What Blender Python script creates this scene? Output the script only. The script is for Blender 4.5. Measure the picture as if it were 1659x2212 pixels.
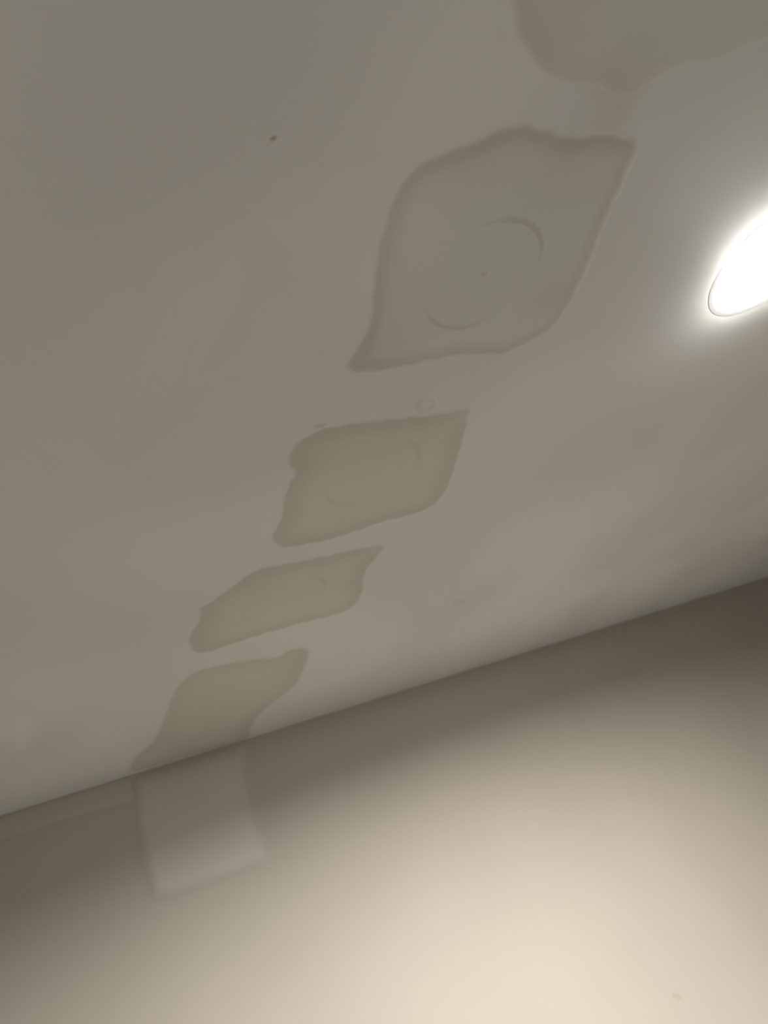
import bpy, math
import numpy as np

for o in list(bpy.data.objects):
    bpy.data.objects.remove(o)
scene = bpy.context.scene
COL = scene.collection

# ------------------------------------------------------------------ camera
# World: x along the wall, y towards the wall (wall face at y = 0), z up, ceiling at z = 2.4
H = 2.4
FPX, CX, CY = 1662.0, 829.5, 1106.0
R = np.array([[0.80335711, -0.10975151, 0.58529647],
              [-0.41371525, 0.60407755, 0.68112407],
              [-0.42831885, -0.78933195, 0.43988412]])     # camera (right, down, forward) -> world
EYE = np.array([-0.6595, -1.9173, H - 0.582])
cam_data = bpy.data.cameras.new('camera')
cam = bpy.data.objects.new('camera', cam_data)
COL.objects.link(cam)
cam_data.sensor_fit = 'VERTICAL'
cam_data.sensor_height = 36.0
cam_data.lens = FPX / 2212.0 * 36.0
cam_data.clip_start = 0.01
cam_data.dof.use_dof = True
cam_data.dof.focus_distance = 0.95
cam_data.dof.aperture_fstop = 4.5
from mathutils import Matrix
M4 = Matrix.Identity(4)
for i in range(3):
    M4[i][0] = R[i, 0]
    M4[i][1] = -R[i, 1]
    M4[i][2] = -R[i, 2]
    M4[i][3] = EYE[i]
cam.matrix_world = M4
scene.camera = cam
scene.cycles.use_light_tree=False

# ------------------------------------------------------------------ world, exposure (light comes from the downlights)
world = bpy.data.worlds.new('world')
scene.world = world
world.use_nodes = True
world.node_tree.nodes['Background'].inputs[0].default_value = (0.8, 0.85, 0.9, 1)
world.node_tree.nodes['Background'].inputs[1].default_value = 0.0
vs = scene.view_settings
vs.view_transform = 'Standard'
vs.look = 'None'
vs.gamma = 1.0
vs.use_curve_mapping = False
vs.exposure = 0.0
LAMP_POWER = 2680.0
LAMP_COLOR = (1.0, 0.985, 0.965)


# ------------------------------------------------------------------ photograph pixel -> point on the ceiling or on the wall
def to_ceiling(p):
    r = R @ np.array([p[0] - CX, p[1] - CY, FPX])
    return (EYE + r * ((H - EYE[2]) / r[2]))[:2]


def to_wall(p):
    r = R @ np.array([p[0] - CX, p[1] - CY, FPX])
    q = EYE + r * ((0.0 - EYE[1]) / r[1])
    return np.array([q[0], q[2]])


# ------------------------------------------------------------------ materials
def new_mat(name):
    m = bpy.data.materials.new(name)
    m.use_nodes = True
    return m, m.node_tree, m.node_tree.nodes['Principled BSDF']


def paint(name, color, mottle=0.04, compound=None, rim=None, rough=0.6, spec=0.3):
    """Matte paint with faint cloudy mottling; with compound colours it fades by the mesh's
    'cover' (0 = paint, 1 = filler) and 'rim' (darker, thin edge of the filler) attributes."""
    m, nt, b = new_mat(name)
    N, Lk = nt.nodes, nt.links
    geo = N.new('ShaderNodeNewGeometry')
    nz = N.new('ShaderNodeTexNoise')
    nz.inputs['Scale'].default_value = 3.2
    nz.inputs['Detail'].default_value = 0.0
    Lk.new(geo.outputs['Position'], nz.inputs['Vector'])
    ramp = N.new('ShaderNodeMapRange')
    ramp.inputs[1].default_value = 0.35
    ramp.inputs[2].default_value = 0.65
    ramp.inputs[3].default_value = 1 - mottle
    ramp.inputs[4].default_value = 1 + mottle
    Lk.new(nz.outputs['Fac'], ramp.inputs[0])

    def mix(fac, a, c):
        x = N.new('ShaderNodeMix')
        x.data_type = 'RGBA'
        if fac is not None:
            Lk.new(fac, x.inputs['Factor'])
        for sock, v in ((x.inputs['A'], a), (x.inputs['B'], c)):
            if isinstance(v, tuple):
                sock.default_value = (*v, 1)
            else:
                Lk.new(v, sock)
        return x
    col = color
    if compound:
        ar = N.new('ShaderNodeAttribute'); ar.attribute_name = 'rim'
        ac = N.new('ShaderNodeAttribute'); ac.attribute_name = 'cover'
        body = mix(ar.outputs['Fac'], compound, rim)
        body = mix(ac.outputs['Fac'], color, body.outputs['Result'])
        col = body.outputs['Result']
    mul = mix(None, col, (1.0, 1.0, 1.0))
    mul.blend_type = 'MULTIPLY'
    mul.inputs['Factor'].default_value = 1.0
    cc = N.new('ShaderNodeCombineColor')
    for k in range(3):
        Lk.new(ramp.outputs[0], cc.inputs[k])
    Lk.new(cc.outputs[0], mul.inputs['B'])
    Lk.new(mul.outputs['Result'], b.inputs['Base Color'])
    b.inputs['Roughness'].default_value = rough
    b.inputs['Specular IOR Level'].default_value = spec
    return m


def scaled(c, k):
    return tuple(a * b for a, b in zip(c, k))


CEIL = (0.80, 0.79, 0.745)
WALL = (0.50, 0.447, 0.377)
mat_ceiling = paint('ceiling_paint', CEIL)
mat_wall = paint('wall_paint', WALL, mottle=0.015)
mat_patch_grey = paint('filler_grey', CEIL, compound=scaled(CEIL, (0.945, 0.955, 0.93)), rim=scaled(CEIL, (0.80, 0.755, 0.69)))
mat_patch_tan = paint('filler_tan', CEIL, compound=scaled(CEIL, (0.90, 0.86, 0.795)), rim=scaled(CEIL, (0.79, 0.76, 0.69)))
mat_mark = paint('scuff', CEIL, compound=scaled(CEIL, (0.80, 0.76, 0.70)), rim=scaled(CEIL, (0.74, 0.70, 0.62)))
mat_seam = paint('grey_seam', scaled(CEIL, (0.945, 0.955, 0.93)), compound=scaled(CEIL, (0.74, 0.71, 0.66)), rim=CEIL)
mat_seam2 = paint('tan_seam', scaled(CEIL, (0.90, 0.86, 0.795)), compound=scaled(CEIL, (0.70, 0.66, 0.58)), rim=CEIL)
mat_dark = paint('pinhole', CEIL, compound=scaled(CEIL, (0.55, 0.50, 0.42)), rim=scaled(CEIL, (0.6, 0.55, 0.48)))
mat_pale = paint('pale_touch_up', CEIL, compound=scaled(CEIL, (1.07, 1.08, 1.08)), rim=scaled(CEIL, (1.07, 1.08, 1.08)))
mat_wall_patch = paint('wall_filler', WALL, compound=scaled(WALL, (1.14, 1.19, 1.23)), rim=scaled(WALL, (1.02, 1.05, 1.07)), mottle=0.015)
mat_wall_band = paint('wall_cut_in', WALL, compound=scaled(WALL, (1.10, 1.13, 1.16)), rim=scaled(WALL, (1.10, 1.13, 1.16)), mottle=0.015)
mat_wall_mark = paint('wall_scuff', WALL, compound=scaled(WALL, (0.88, 0.86, 0.84)), rim=scaled(WALL, (0.88, 0.86, 0.84)), mottle=0.015)


def plain(name, color, rough=0.5):
    m, nt, b = new_mat(name)
    b.inputs['Base Color'].default_value = (*color, 1)
    b.inputs['Roughness'].default_value = rough
    return m


mat_trim = plain('white_enamel', (0.85, 0.85, 0.85), 0.35)
mat_lens, nt, b = new_mat('lit_diffuser')
b.inputs['Base Color'].default_value = (0.9, 0.9, 0.9, 1)
b.inputs['Emission Color'].default_value = (*LAMP_COLOR, 1)
b.inputs['Emission Strength'].default_value = LAMP_POWER

mat_baffle = plain('grey_reflector', (0.12, 0.12, 0.12), 0.5)
HALO_H, HALO_POWER = 0.0044, 620.0  # added emitter, imitates the glare halo on the ceiling around the lamp
mat_halo, nt, b = new_mat('added_halo_glow')
b.inputs['Emission Color'].default_value = (*LAMP_COLOR, 1)
b.inputs['Emission Strength'].default_value = HALO_POWER

mat_floor, nt, b = new_mat('floor_boards')
geo = nt.nodes.new('ShaderNodeNewGeometry')
br = nt.nodes.new('ShaderNodeTexBrick')
br.inputs['Scale'].default_value = 1.0
br.inputs['Brick Width'].default_value = 1.2
br.inputs['Row Height'].default_value = 0.12
br.inputs['Mortar Size'].default_value = 0.0015
br.inputs['Color1'].default_value = (0.24, 0.235, 0.22, 1)
br.inputs['Color2'].default_value = (0.22, 0.215, 0.20, 1)
br.inputs['Mortar'].default_value = (0.12, 0.08, 0.05, 1)
nt.links.new(geo.outputs['Position'], br.inputs['Vector'])
nt.links.new(br.outputs['Color'], b.inputs['Base Color'])
b.inputs['Roughness'].default_value = 0.45


# ------------------------------------------------------------------ mesh helpers
def mesh_obj(name, verts, faces, mat, parent=None, loc=(0, 0, 0), smooth=True):
    me = bpy.data.meshes.new(name)
    loc = np.array(loc, float)
    me.from_pydata([tuple(np.array(v) - loc) for v in verts], [], faces)
    me.update()
    if smooth:
        me.polygons.foreach_set('use_smooth', [True] * len(me.polygons))
    me.materials.append(mat)
    o = bpy.data.objects.new(name, me)
    COL.objects.link(o)
    o.location = loc
    return o


def box(name, lo, hi, mat, parent=None):
    x0, y0, z0 = lo
    x1, y1, z1 = hi
    v = [(x0, y0, z0), (x1, y0, z0), (x1, y1, z0), (x0, y1, z0), (x0, y0, z1), (x1, y0, z1), (x1, y1, z1), (x0, y1, z1)]
    f = [(0, 3, 2, 1), (4, 5, 6, 7), (0, 1, 5, 4), (1, 2, 6, 5), (2, 3, 7, 6), (3, 0, 4, 7)]
    c = [(a + d) / 2 for a, d in zip(lo, hi)]
    return mesh_obj(name, v, f, mat, parent, c, smooth=False)


def structure(o, label, cat):
    o['kind'] = 'structure'
    o['label'] = label
    o['category'] = cat
    return o


# ------------------------------------------------------------------ the room
XL, XR, YB = -4.2, 5.2, -6.5
T = 0.12
LAMP_XY = (0.584, -1.593)
LENS_R, TRIM_R = 0.072, 0.120


def ceiling_slab():
    """slab with a round opening for the downlight"""
    x0, x1, y0, y1 = XL - T, XR + T, YB - T, T
    lx, ly = LAMP_XY
    ang = sorted([2 * math.pi * i / 96 for i in range(96)] + [math.atan2(y - ly, x - lx) % (2 * math.pi) for x in (x0, x1) for y in (y0, y1)])
    V, F = [], []
    n = len(ang)
    for a in ang:
        c, s = math.cos(a), math.sin(a)
        k = min(((x1 if c > 0 else x0) - lx) / c if abs(c) > 1e-9 else 1e9, ((y1 if s > 0 else y0) - ly) / s if abs(s) > 1e-9 else 1e9)
        r_ = LENS_R + 0.003
        for z in (H, H + T):
            V.append((lx + r_ * c, ly + r_ * s, z))
            V.append((lx + k * c, ly + k * s, z))
    for i in range(n):
        p, q = 4 * i, 4 * ((i + 1) % n)
        F += [(p, q, q + 1, p + 1), (p + 2, p + 3, q + 3, q + 2), (p + 1, q + 1, q + 3, p + 3), (p, p + 2, q + 2, q)]
    return mesh_obj('ceiling', V, F, mat_ceiling, None, ((x0 + x1) / 2, (y0 + y1) / 2, H), smooth=False)


ceiling = structure(ceiling_slab(), 'off-white painted ceiling with a row of unpainted filler patches', 'ceiling')
wall = structure(box('wall_back', (XL - T, 0, -T), (XR + T, T, H), mat_wall),
                 'warm beige painted wall below the ceiling, shaded along its top edge', 'wall')
structure(box('wall_left', (XL - T, YB, 0), (XL, 0, H), mat_wall), 'beige side wall at the left end of the room', 'wall')
structure(box('wall_right', (XR, YB, 0), (XR + T, 0, H), mat_wall), 'beige side wall at the right end of the room', 'wall')
structure(box('wall_front', (XL - T, YB - T, -T), (XR + T, YB, H), mat_wall), 'beige wall behind the viewer', 'wall')
structure(box('floor', (XL - T, YB, -T), (XR + T, 0, 0), mat_floor), 'pale wooden board floor of the room', 'floor')
bpy.context.view_layer.update()


# ------------------------------------------------------------------ filler patches and marks
def smooth_closed(pts, n=220):
    pts = np.array(pts, float)
    k = len(pts)
    out = []
    for i in range(k):
        p0, p1, p2, p3 = pts[i - 1], pts[i], pts[(i + 1) % k], pts[(i + 2) % k]
        for t in np.linspace(0, 1, 14, endpoint=False):
            out.append(0.5 * ((2 * p1) + (-p0 + p2) * t + (2 * p0 - 5 * p1 + 4 * p2 - p3) * t * t + (-p0 + 3 * p1 - 3 * p2 + p3) * t ** 3))
    out = np.array(out)
    d = np.r_[0, np.cumsum(np.hypot(*np.diff(np.r_[out, out[:1]], axis=0).T))]
    s = np.linspace(0, d[-1], n, endpoint=False)
    o2 = np.r_[out, out[:1]]
    return np.c_[np.interp(s, d, o2[:, 0]), np.interp(s, d, o2[:, 1])]


def sstep(x):
    x = np.clip(x, 0, 1)
    return x * x * (3 - 2 * x)


def dist_to_outline(P, O):
    A, B = O, np.roll(O, -1, axis=0)
    best = np.full(len(P), 1e9)
    for a, b_ in zip(A, B):
        e = b_ - a
        t = np.clip(((P - a) @ e) / max(e @ e, 1e-12), 0, 1)
        best = np.minimum(best, np.hypot(*(P - a - t[:, None] * e).T))
    return best


def patch(name, px, plane, mat, parent, feather, rim_w, thick, center=None, rim_base=0.0, cover=1.0, n=220, label=None,
          rings=26, rim_fn=None, clip=True, metric=None, jag=0.0):
    """A thin skim of filler on the ceiling or wall: outline traced, edge feathered down to the surface."""
    conv = to_ceiling if plane == 'ceiling' else to_wall
    O = smooth_closed([conv(p) for p in px] if metric is None else metric, n)
    if clip:
        if plane == 'ceiling':
            O[:, 1] = np.minimum(O[:, 1], -0.0005)
        else:
            O[:, 1] = np.minimum(O[:, 1], H - 0.0005)
    C = O.mean(axis=0) if center is None else conv(center)
    if jag:
        k = np.arange(n)
        w = sum(math.sin(3.1 * m_ + O[0, 0] * 50) * np.sin(2 * np.pi * k * m_ / n + m_ * m_) / 3 for m_ in range(9, 41, 2))
        O = C + (O - C) * (1 + jag * w / np.hypot(*(O - C).T))[:, None]
        if plane == 'ceiling':
            O[:, 1] = np.minimum(O[:, 1], -0.0005)
        else:
            O[:, 1] = np.minimum(O[:, 1], H - 0.0005)
    fr = 1 - np.linspace(0, 1, rings + 1)[:-1] ** 1.6
    P = np.concatenate([C + (O - C) * f for f in fr] + [C[None]])
    sd = dist_to_outline(P, O)
    sd[:n] = 0
    cov = sstep(sd / feather) * cover
    if rim_fn is not None:
        rim = rim_fn(P, sd)
    else:
        rim = rim_base + (1 - rim_base) * (1 - sstep((sd - feather * 0.5) / rim_w))
    hgt = sstep(sd / (feather * 1.6)) * thick + 0.00008
    if plane == 'ceiling':
        V = np.c_[P, H - hgt]
        loc = (C[0], C[1], H)
    else:
        V = np.c_[P[:, 0], -hgt, P[:, 1]]
        loc = (C[0], 0, C[1])
    faces = []
    for r_ in range(len(fr) - 1):
        for i in range(n):
            j = (i + 1) % n
            faces.append((r_ * n + i, r_ * n + j, (r_ + 1) * n + j, (r_ + 1) * n + i))
    last = (len(fr) - 1) * n
    for i in range(n):
        faces.append((last + i, last + (i + 1) % n, len(P) - 1))
    # make the faces look into the room
    a, b_, c_ = (V[k] for k in faces[0][:3])
    nrm = np.cross(b_ - a, c_ - a)
    if (plane == 'ceiling' and nrm[2] > 0) or (plane == 'wall' and nrm[1] > 0):
        faces = [f[::-1] for f in faces]
    o = mesh_obj(name, V, faces, mat, None, loc)
    for an, av in (('cover', cov), ('rim', np.clip(rim, 0, 1))):
        at = o.data.attributes.new(an, 'FLOAT', 'POINT')
        at.data.foreach_set('value', np.ascontiguousarray(av, dtype=np.float32))
    adopt(o, parent)
    if label:
        o['label'] = label
    return o


def adopt(o, parent):
    bpy.context.view_layer.update()
    w = o.matrix_world.copy()
    o.parent = parent
    o.matrix_parent_inverse = parent.matrix_world.inverted()
    bpy.context.view_layer.update()
    assert (o.matrix_world.translation - w.translation).length < 1e-5


def arc_ridge(name, c, r, a0, a1, width, mat, parent, strength=1.0, thick=0.0001, label=None, n=60):
    """A tapering seam line along part of the round hole cut."""
    ang = np.radians(np.linspace(a0, a1, n))
    prof = np.linspace(-1, 1, 7)
    V, cov = [], []
    for k, a in enumerate(ang):
        tp = sstep(min(k, n - 1 - k) / (n * 0.35))
        for q in prof:
            rr = r + q * width / 2 * (0.6 + 0.4 * tp)
            w = (1 - q * q)
            V.append((c[0] + rr * math.cos(a), c[1] + rr * math.sin(a), H - 0.00055 - thick * w))
            cov.append(strength * tp * w)
    faces = []
    for k in range(n - 1):
        for q in range(6):
            i = k * 7 + q
            faces.append((i, i + 1, i + 8, i + 7))
    a, b_, c_ = (np.array(V[k]) for k in faces[0][:3])
    if np.cross(b_ - a, c_ - a)[2] > 0:
        faces = [f[::-1] for f in faces]
    o = mesh_obj(name, V, faces, mat, None, (c[0], c[1], H))
    for an, av in (('cover', cov), ('rim', [0.0] * len(cov))):
        at = o.data.attributes.new(an, 'FLOAT', 'POINT')
        at.data.foreach_set('value', np.array(av, dtype=np.float32))
    adopt(o, parent)
    if label:
        o['label'] = label
    return o


def ellipse_px(cx, cy, a, b_, deg, k=14, wob=0.0):
    t = math.radians(deg)
    out = []
    for i in range(k):
        q = 2 * math.pi * i / k
        m_ = 1 + wob * math.sin(2.3 * i + cx)
        x, y = a * math.cos(q) * m_, b_ * math.sin(q) * m_
        out.append((cx + x * math.cos(t) - y * math.sin(t), cy + x * math.sin(t) + y * math.cos(t)))
    return out


def spots(base, items):
    """rim weighting: base edge band plus soft darker areas at given photo points (x, y, radius in m, weight)"""
    def fn(P, sd):
        w = base(sd)
        for (x, y, r_, k) in items:
            c = to_ceiling((x, y))
            w = w + k * np.exp(-((P - c) ** 2).sum(axis=1) / (r_ * r_))
        return w
    return fn


# patch at the upper right, running out of the frame
patch('plaster_patch', [(1098, -40), (1104, 30), (1118, 95), (1165, 155), (1225, 186), (1285, 192), (1335, 218), (1368, 214), (1415, 178),
                        (1475, 146), (1555, 136), (1600, 108), (1665, 82), (1780, 20), (1930, -160), (1830, -420), (1500, -500), (1200, -300)],
      'ceiling', mat_patch_grey, ceiling, 0.010, 0.04, 0.0002, rim_fn=spots(lambda s: 0.25 * (1 - sstep((s - .004) / .03)), [(1150, 60, .07, .55), (1340, 170, .05, .3)]),
      jag=0.0012, label='broad grey filler patch running out at the upper right')

# largest patch in view, with the outline of the round hole showing through
p1 = patch('plaster_patch', [(745, 790), (762, 760), (788, 715), (800, 640), (808, 560), (825, 490), (850, 420), (880, 372), (930, 338),
                             (1000, 310), (1070, 280), (1128, 262), (1170, 272), (1240, 290), (1300, 284), (1370, 298), (1380, 325), (1350, 400),
                             (1312, 480), (1290, 540), (1258, 610), (1238, 650), (1205, 698), (1168, 726), (1112, 756), (1080, 768),
                             (1000, 770), (940, 780), (860, 797), (790, 808), (754, 806)],
           'ceiling', mat_patch_grey, ceiling, 0.008, 0.024, 0.0004, center=(1050, 560),
           rim_fn=spots(lambda s: 0.7 * (1 - sstep((s - .008) / .026)), [(1050, 325, .035, .3), (1230, 320, .04, .3), (790, 780, .05, .6), (1190, 640, .03, .45), (820, 600, .05, .2), (950, 340, .05, .25), (1130, 300, .05, .2), (1330, 330, .07, .25)]),
           jag=0.0012, label='largest grey filler patch, with a round hole outline showing through')
hc = np.array([0.0135, -1.5046])

# second patch, browner and more solid
p2 = patch('plaster_patch', [(602, 1183), (583, 1160), (600, 1130), (614, 1060), (632, 1025), (620, 1008), (627, 970), (646, 950), (684, 928),
                             (720, 918), (800, 907), (900, 897), (960, 890), (1000, 880), (1017, 882), (1009, 930), (992, 990), (970, 1050),
                             (945, 1085), (900, 1110), (830, 1128), (780, 1145), (720, 1165), (650, 1180)],
           'ceiling', mat_patch_tan, ceiling, 0.008, 0.03, 0.0004, rim_fn=spots(lambda s: 0.9 * (1 - sstep((s - .008) / .045)), [(670, 980, .05, .4), (1000, 895, .03, -.5)]),
           jag=0.0012, label='tan filler patch with ragged left edge, second along the row')
p3 = patch('plaster_patch', [(414, 1408), (404, 1376), (424, 1345), (430, 1314), (455, 1298), (480, 1280), (520, 1250), (560, 1228), (620, 1215),
                             (700, 1200), (760, 1186), (830, 1176), (814, 1206), (792, 1235), (786, 1275), (765, 1310), (720, 1330), (660, 1345),
                             (600, 1362), (540, 1380), (480, 1400), (440, 1412)],
           'ceiling', mat_patch_tan, ceiling, 0.009, 0.035, 0.0004, rim_fn=spots(lambda s: 0.85 * (1 - sstep((s - .008) / .05)), [(420, 1380, .08, .4), (560, 1260, .05, .35), (815, 1185, .03, -.4)]),
           jag=0.0012, label='olive-tan filler patch with a pointed upper corner, third along the row')
p4 = patch('plaster_patch', [(288, 1668), (282, 1645), (302, 1624), (328, 1600), (350, 1552), (368, 1502), (394, 1468), (425, 1448), (480, 1433),
                             (560, 1420), (596, 1418), (632, 1400), (668, 1400), (668, 1425), (642, 1478), (602, 1510), (562, 1545), (545, 1575), (532, 1597), (420, 1630)],
           'ceiling', mat_patch_tan, ceiling, 0.012, 0.05, 0.0004, center=(450, 1530), rim_fn=spots(lambda s: 0.6 * (1 - sstep((s - .01) / .06)), [(640, 1430, .08, .5), (400, 1600, .12, .3)]),
           label='last filler patch of the row, meeting the wall')

# the same strip carries on down the wall
patch('plaster_patch', [(290, 1672), (285, 1725), (288, 1780), (298, 1850), (312, 1905), (332, 1948), (400, 1934), (470, 1910), (540, 1884),
                        (584, 1860), (580, 1820), (562, 1775), (549, 1720), (537, 1660), (533, 1597), (420, 1630)],
      'wall', mat_wall_patch, wall, 0.014, 0.03, 0.003, center=(430, 1770), label='pale grey filler patch on the wall under the ceiling edge')
patch('paint_band', [(-160, 1812), (-60, 1780), (60, 1744), (180, 1706), (288, 1673), (291, 1700), (290, 1728), (180, 1760), (60, 1799), (-60, 1836), (-160, 1866)],
      'wall', mat_wall_band, wall, 0.006, 0.01, 0.0006, center=(100, 1760), n=160, rings=14, label='slightly paler paint band along the top of the wall')


# seam arcs of the plugged holes (angles in degrees on the ceiling: 0 = along the wall, 90 = towards it)
def ang_of(c, p):
    q = to_ceiling(p) - c
    return math.degrees(math.atan2(q[1], q[0]))


def seam(c, r, pa, pb, w, strength, parent, mat, label=None):
    a0, a1 = ang_of(c, pa), ang_of(c, pb)
    d = (a1 - a0 + 180) % 360 - 180
    arc_ridge('hole_seam', c, r, a0, a0 + d, w, mat, parent, strength, label=label)


seam(hc, 0.0797, (1020, 495), (1175, 600), 0.010, 0.7, p1, mat_seam, 'thin curved seam at the top of the plugged hole')
seam(hc, 0.0797, (900, 655), (1075, 680), 0.010, 0.6, p1, mat_seam, 'thin curved seam at the bottom of the plugged hole')
for c_px, par in (((806, 1022), p2), ((618, 1298), p3)):
    cc_ = to_ceiling(c_px)
    seam(cc_, 0.0797, tuple(np.array(c_px) + (40, -60)), tuple(np.array(c_px) + (130, -5)), 0.010, 0.3, par, mat_seam2)
    seam(cc_, 0.0797, tuple(np.array(c_px) + (-110, 10)), tuple(np.array(c_px) + (-20, 60)), 0.010, 0.25, par, mat_seam2)
patch('pilot_hole', ellipse_px(1045, 592, 20, 12, -30, 10), 'ceiling', mat_seam, p1, 0.004, 0.01, 0.0007, n=32, rings=6, label='small pilot dimple at the hole centre')

patch('filler_smear', [(520, 465), (620, 470), (720, 505), (805, 530), (798, 600), (795, 690), (700, 692), (615, 695), (560, 770), (430, 830), (400, 790), (465, 610)], 'ceiling',
      mat_mark, ceiling, 0.075, 0.01, 0.0001, cover=.2, n=90, rings=12, center=(620, 600), label='broad faint film of filler left of the largest patch')
patch('filler_smear', [(1262, 180), (1340, 170), (1425, 165), (1385, 225), (1345, 290), (1270, 300), (1268, 240)], 'ceiling',
      mat_mark, ceiling, 0.022, 0.01, 0.0001, cover=.38, n=60, rings=8, label='small filler smear between the two uppermost patches')
patch('scuff_mark', ellipse_px(992, 1300, 26, 12, -10, 12, .1), 'ceiling', mat_mark, ceiling, 0.02, 0.01, 0.0002, cover=.25, n=40, rings=8, label='faint scuff right of the third patch')
# nail pops, scuffs and touch-ups
patch('nail_pop', ellipse_px(591, 299, 13, 9, -35, 10), 'ceiling', mat_dark, ceiling, 0.004, 0.01, 0.0008, n=32, rings=6, label='small dark nail pop on the open ceiling')
patch('scuff_mark', ellipse_px(583, 288, 22, 10, 30, 12, .1), 'ceiling', mat_mark, ceiling, 0.012, 0.01, 0.0002, cover=.7, n=40, rings=8, label='faint scuff beside the nail pop')
patch('filler_smear', ellipse_px(692, 920, 20, 8, -15, 12, .1), 'ceiling', mat_mark, ceiling, 0.008, 0.01, 0.0004, cover=.6, n=40, rings=8, label='small filler smear above the tan patch')
patch('scuff_mark', ellipse_px(1080, 78, 12, 28, 8, 12, .1), 'ceiling', mat_mark, ceiling, 0.014, 0.01, 0.0002, cover=.4, n=40, rings=8, label='faint scuff beside the upper right patch')
patch('scuff_mark', ellipse_px(770, 345, 70, 32, -10, 14, .15), 'ceiling', mat_mark, ceiling, 0.03, 0.01, 0.0002, cover=.2, n=60, rings=10, label='faint broad smudge left of the largest patch')
patch('touch_up', ellipse_px(45, 1585, 58, 42, -40, 14, .08), 'ceiling', mat_pale, ceiling, 0.04, 0.01, 0.0002, cover=.9, n=60, rings=10, label='pale touch-up spot near the wall')
patch('nail_mark', ellipse_px(1462, 2152, 14, 10, 20, 12, .1), 'wall', mat_wall_mark, wall, 0.01, 0.01, 0.0004, n=40, rings=8, label='faint dent low on the lit wall')


# small oval ring of filler above the tan patch
def ring_mark(name, cx, cy, a, b_, deg, w, parent, mat, strength, label):
    n = 48
    pr = np.linspace(-1, 1, 7)
    V, cov = [], []
    t = math.radians(deg)
    for k in range(n):
        q = 2 * math.pi * k / n
        for s in pr:
            m_ = 1 + s * w
            x, y = a * m_ * math.cos(q), b_ * m_ * math.sin(q)
            p = to_ceiling((cx + x * math.cos(t) - y * math.sin(t), cy + x * math.sin(t) + y * math.cos(t)))
            V.append((p[0], p[1], H - 0.0001 - 0.0005 * (1 - s * s)))
            cov.append(strength * (1 - s * s) * (0.75 + 0.25 * math.sin(q * 2 + 1)))
    faces = [((k * 7 + s), (k * 7 + s + 1), ((k + 1) % n) * 7 + s + 1, ((k + 1) % n) * 7 + s) for k in range(n) for s in range(6)]
    a_, b2, c2 = (np.array(V[k]) for k in faces[0][:3])
    if np.cross(b2 - a_, c2 - a_)[2] > 0:
        faces = [f[::-1] for f in faces]
    c = np.mean(V, axis=0)
    o = mesh_obj(name, V, faces, mat, None, (c[0], c[1], H))
    for an, av in (('cover', cov), ('rim', [0.0] * len(cov))):
        at = o.data.attributes.new(an, 'FLOAT', 'POINT')
        at.data.foreach_set('value', np.array(av, dtype=np.float32))
    adopt(o, parent)
    o['label'] = label


ring_mark('ring_mark', 920, 876, 19, 12, -20, 0.45, ceiling, mat_mark, 0.45, 'small oval ring mark above the tan patch')


# ------------------------------------------------------------------ downlights
def lathe(name, prof, mat, parent, n=96, smooth=True):
    V, F = [], []
    k = len(prof)
    for i in range(n):
        a = 2 * math.pi * i / n
        for r_, z in prof:
            V.append((r_ * math.cos(a), r_ * math.sin(a), z))
    for i in range(n):
        j = (i + 1) % n
        for q in range(k - 1):
            F.append((i * k + q, j * k + q, j * k + q + 1, i * k + q + 1))
    me = bpy.data.meshes.new(name)
    me.from_pydata(V, [], F)
    import bmesh
    bm = bmesh.new()
    bm.from_mesh(me)
    bmesh.ops.remove_doubles(bm, verts=bm.verts, dist=1e-6)
    bmesh.ops.recalc_face_normals(bm, faces=bm.faces)
    bm.to_mesh(me)
    bm.free()
    me.polygons.foreach_set('use_smooth', [smooth] * len(me.polygons))
    me.materials.append(mat)
    o = bpy.data.objects.new(name, me)
    COL.objects.link(o)
    o.parent = parent
    return o


RECESS = 0.0078


def downlight(x, y, label):
    e = bpy.data.objects.new('downlight', None)
    COL.objects.link(e)
    e.location = (x, y, H)
    e.empty_display_size = 0.1
    e['label'] = label
    e['category'] = 'downlight'
    r = LENS_R
    tr = lathe('trim_ring', [(TRIM_R, 0.0), (TRIM_R, -0.0001), (TRIM_R - 0.012, -0.0004), (r + 0.0005, -0.0007), (r + 0.0005, 0.0), (TRIM_R, 0.0)],
               mat_trim, e, n=144, smooth=False)
    tr['label'] = 'white trim ring'
    bf = lathe('housing', [(r, 0.0), (r, RECESS + 0.06), (0.0, RECESS + 0.06)], mat_baffle, e)
    ln = lathe('lens', [(r - 0.0005, RECESS), (0.0, RECESS)], mat_lens, e, n=32)
    ln['label'] = 'bright white glowing lens'
    halo = lathe('added_halo_ring', [(r + 0.001, 0.0), (r + 0.0006, -0.0009 - HALO_H), (r - 0.0012, -0.0009 - HALO_H), (r - 0.0012, 0.0), (r + 0.001, 0.0)],
                mat_halo, e, n=48, smooth=False)  # not a lamp part: glowing ring added to light the nearby ceiling
    halo['label'] = 'added glowing ring around the lens, brightening the ceiling'
    return e


downlight(*LAMP_XY, 'lit round white downlight at the right edge of the ceiling')
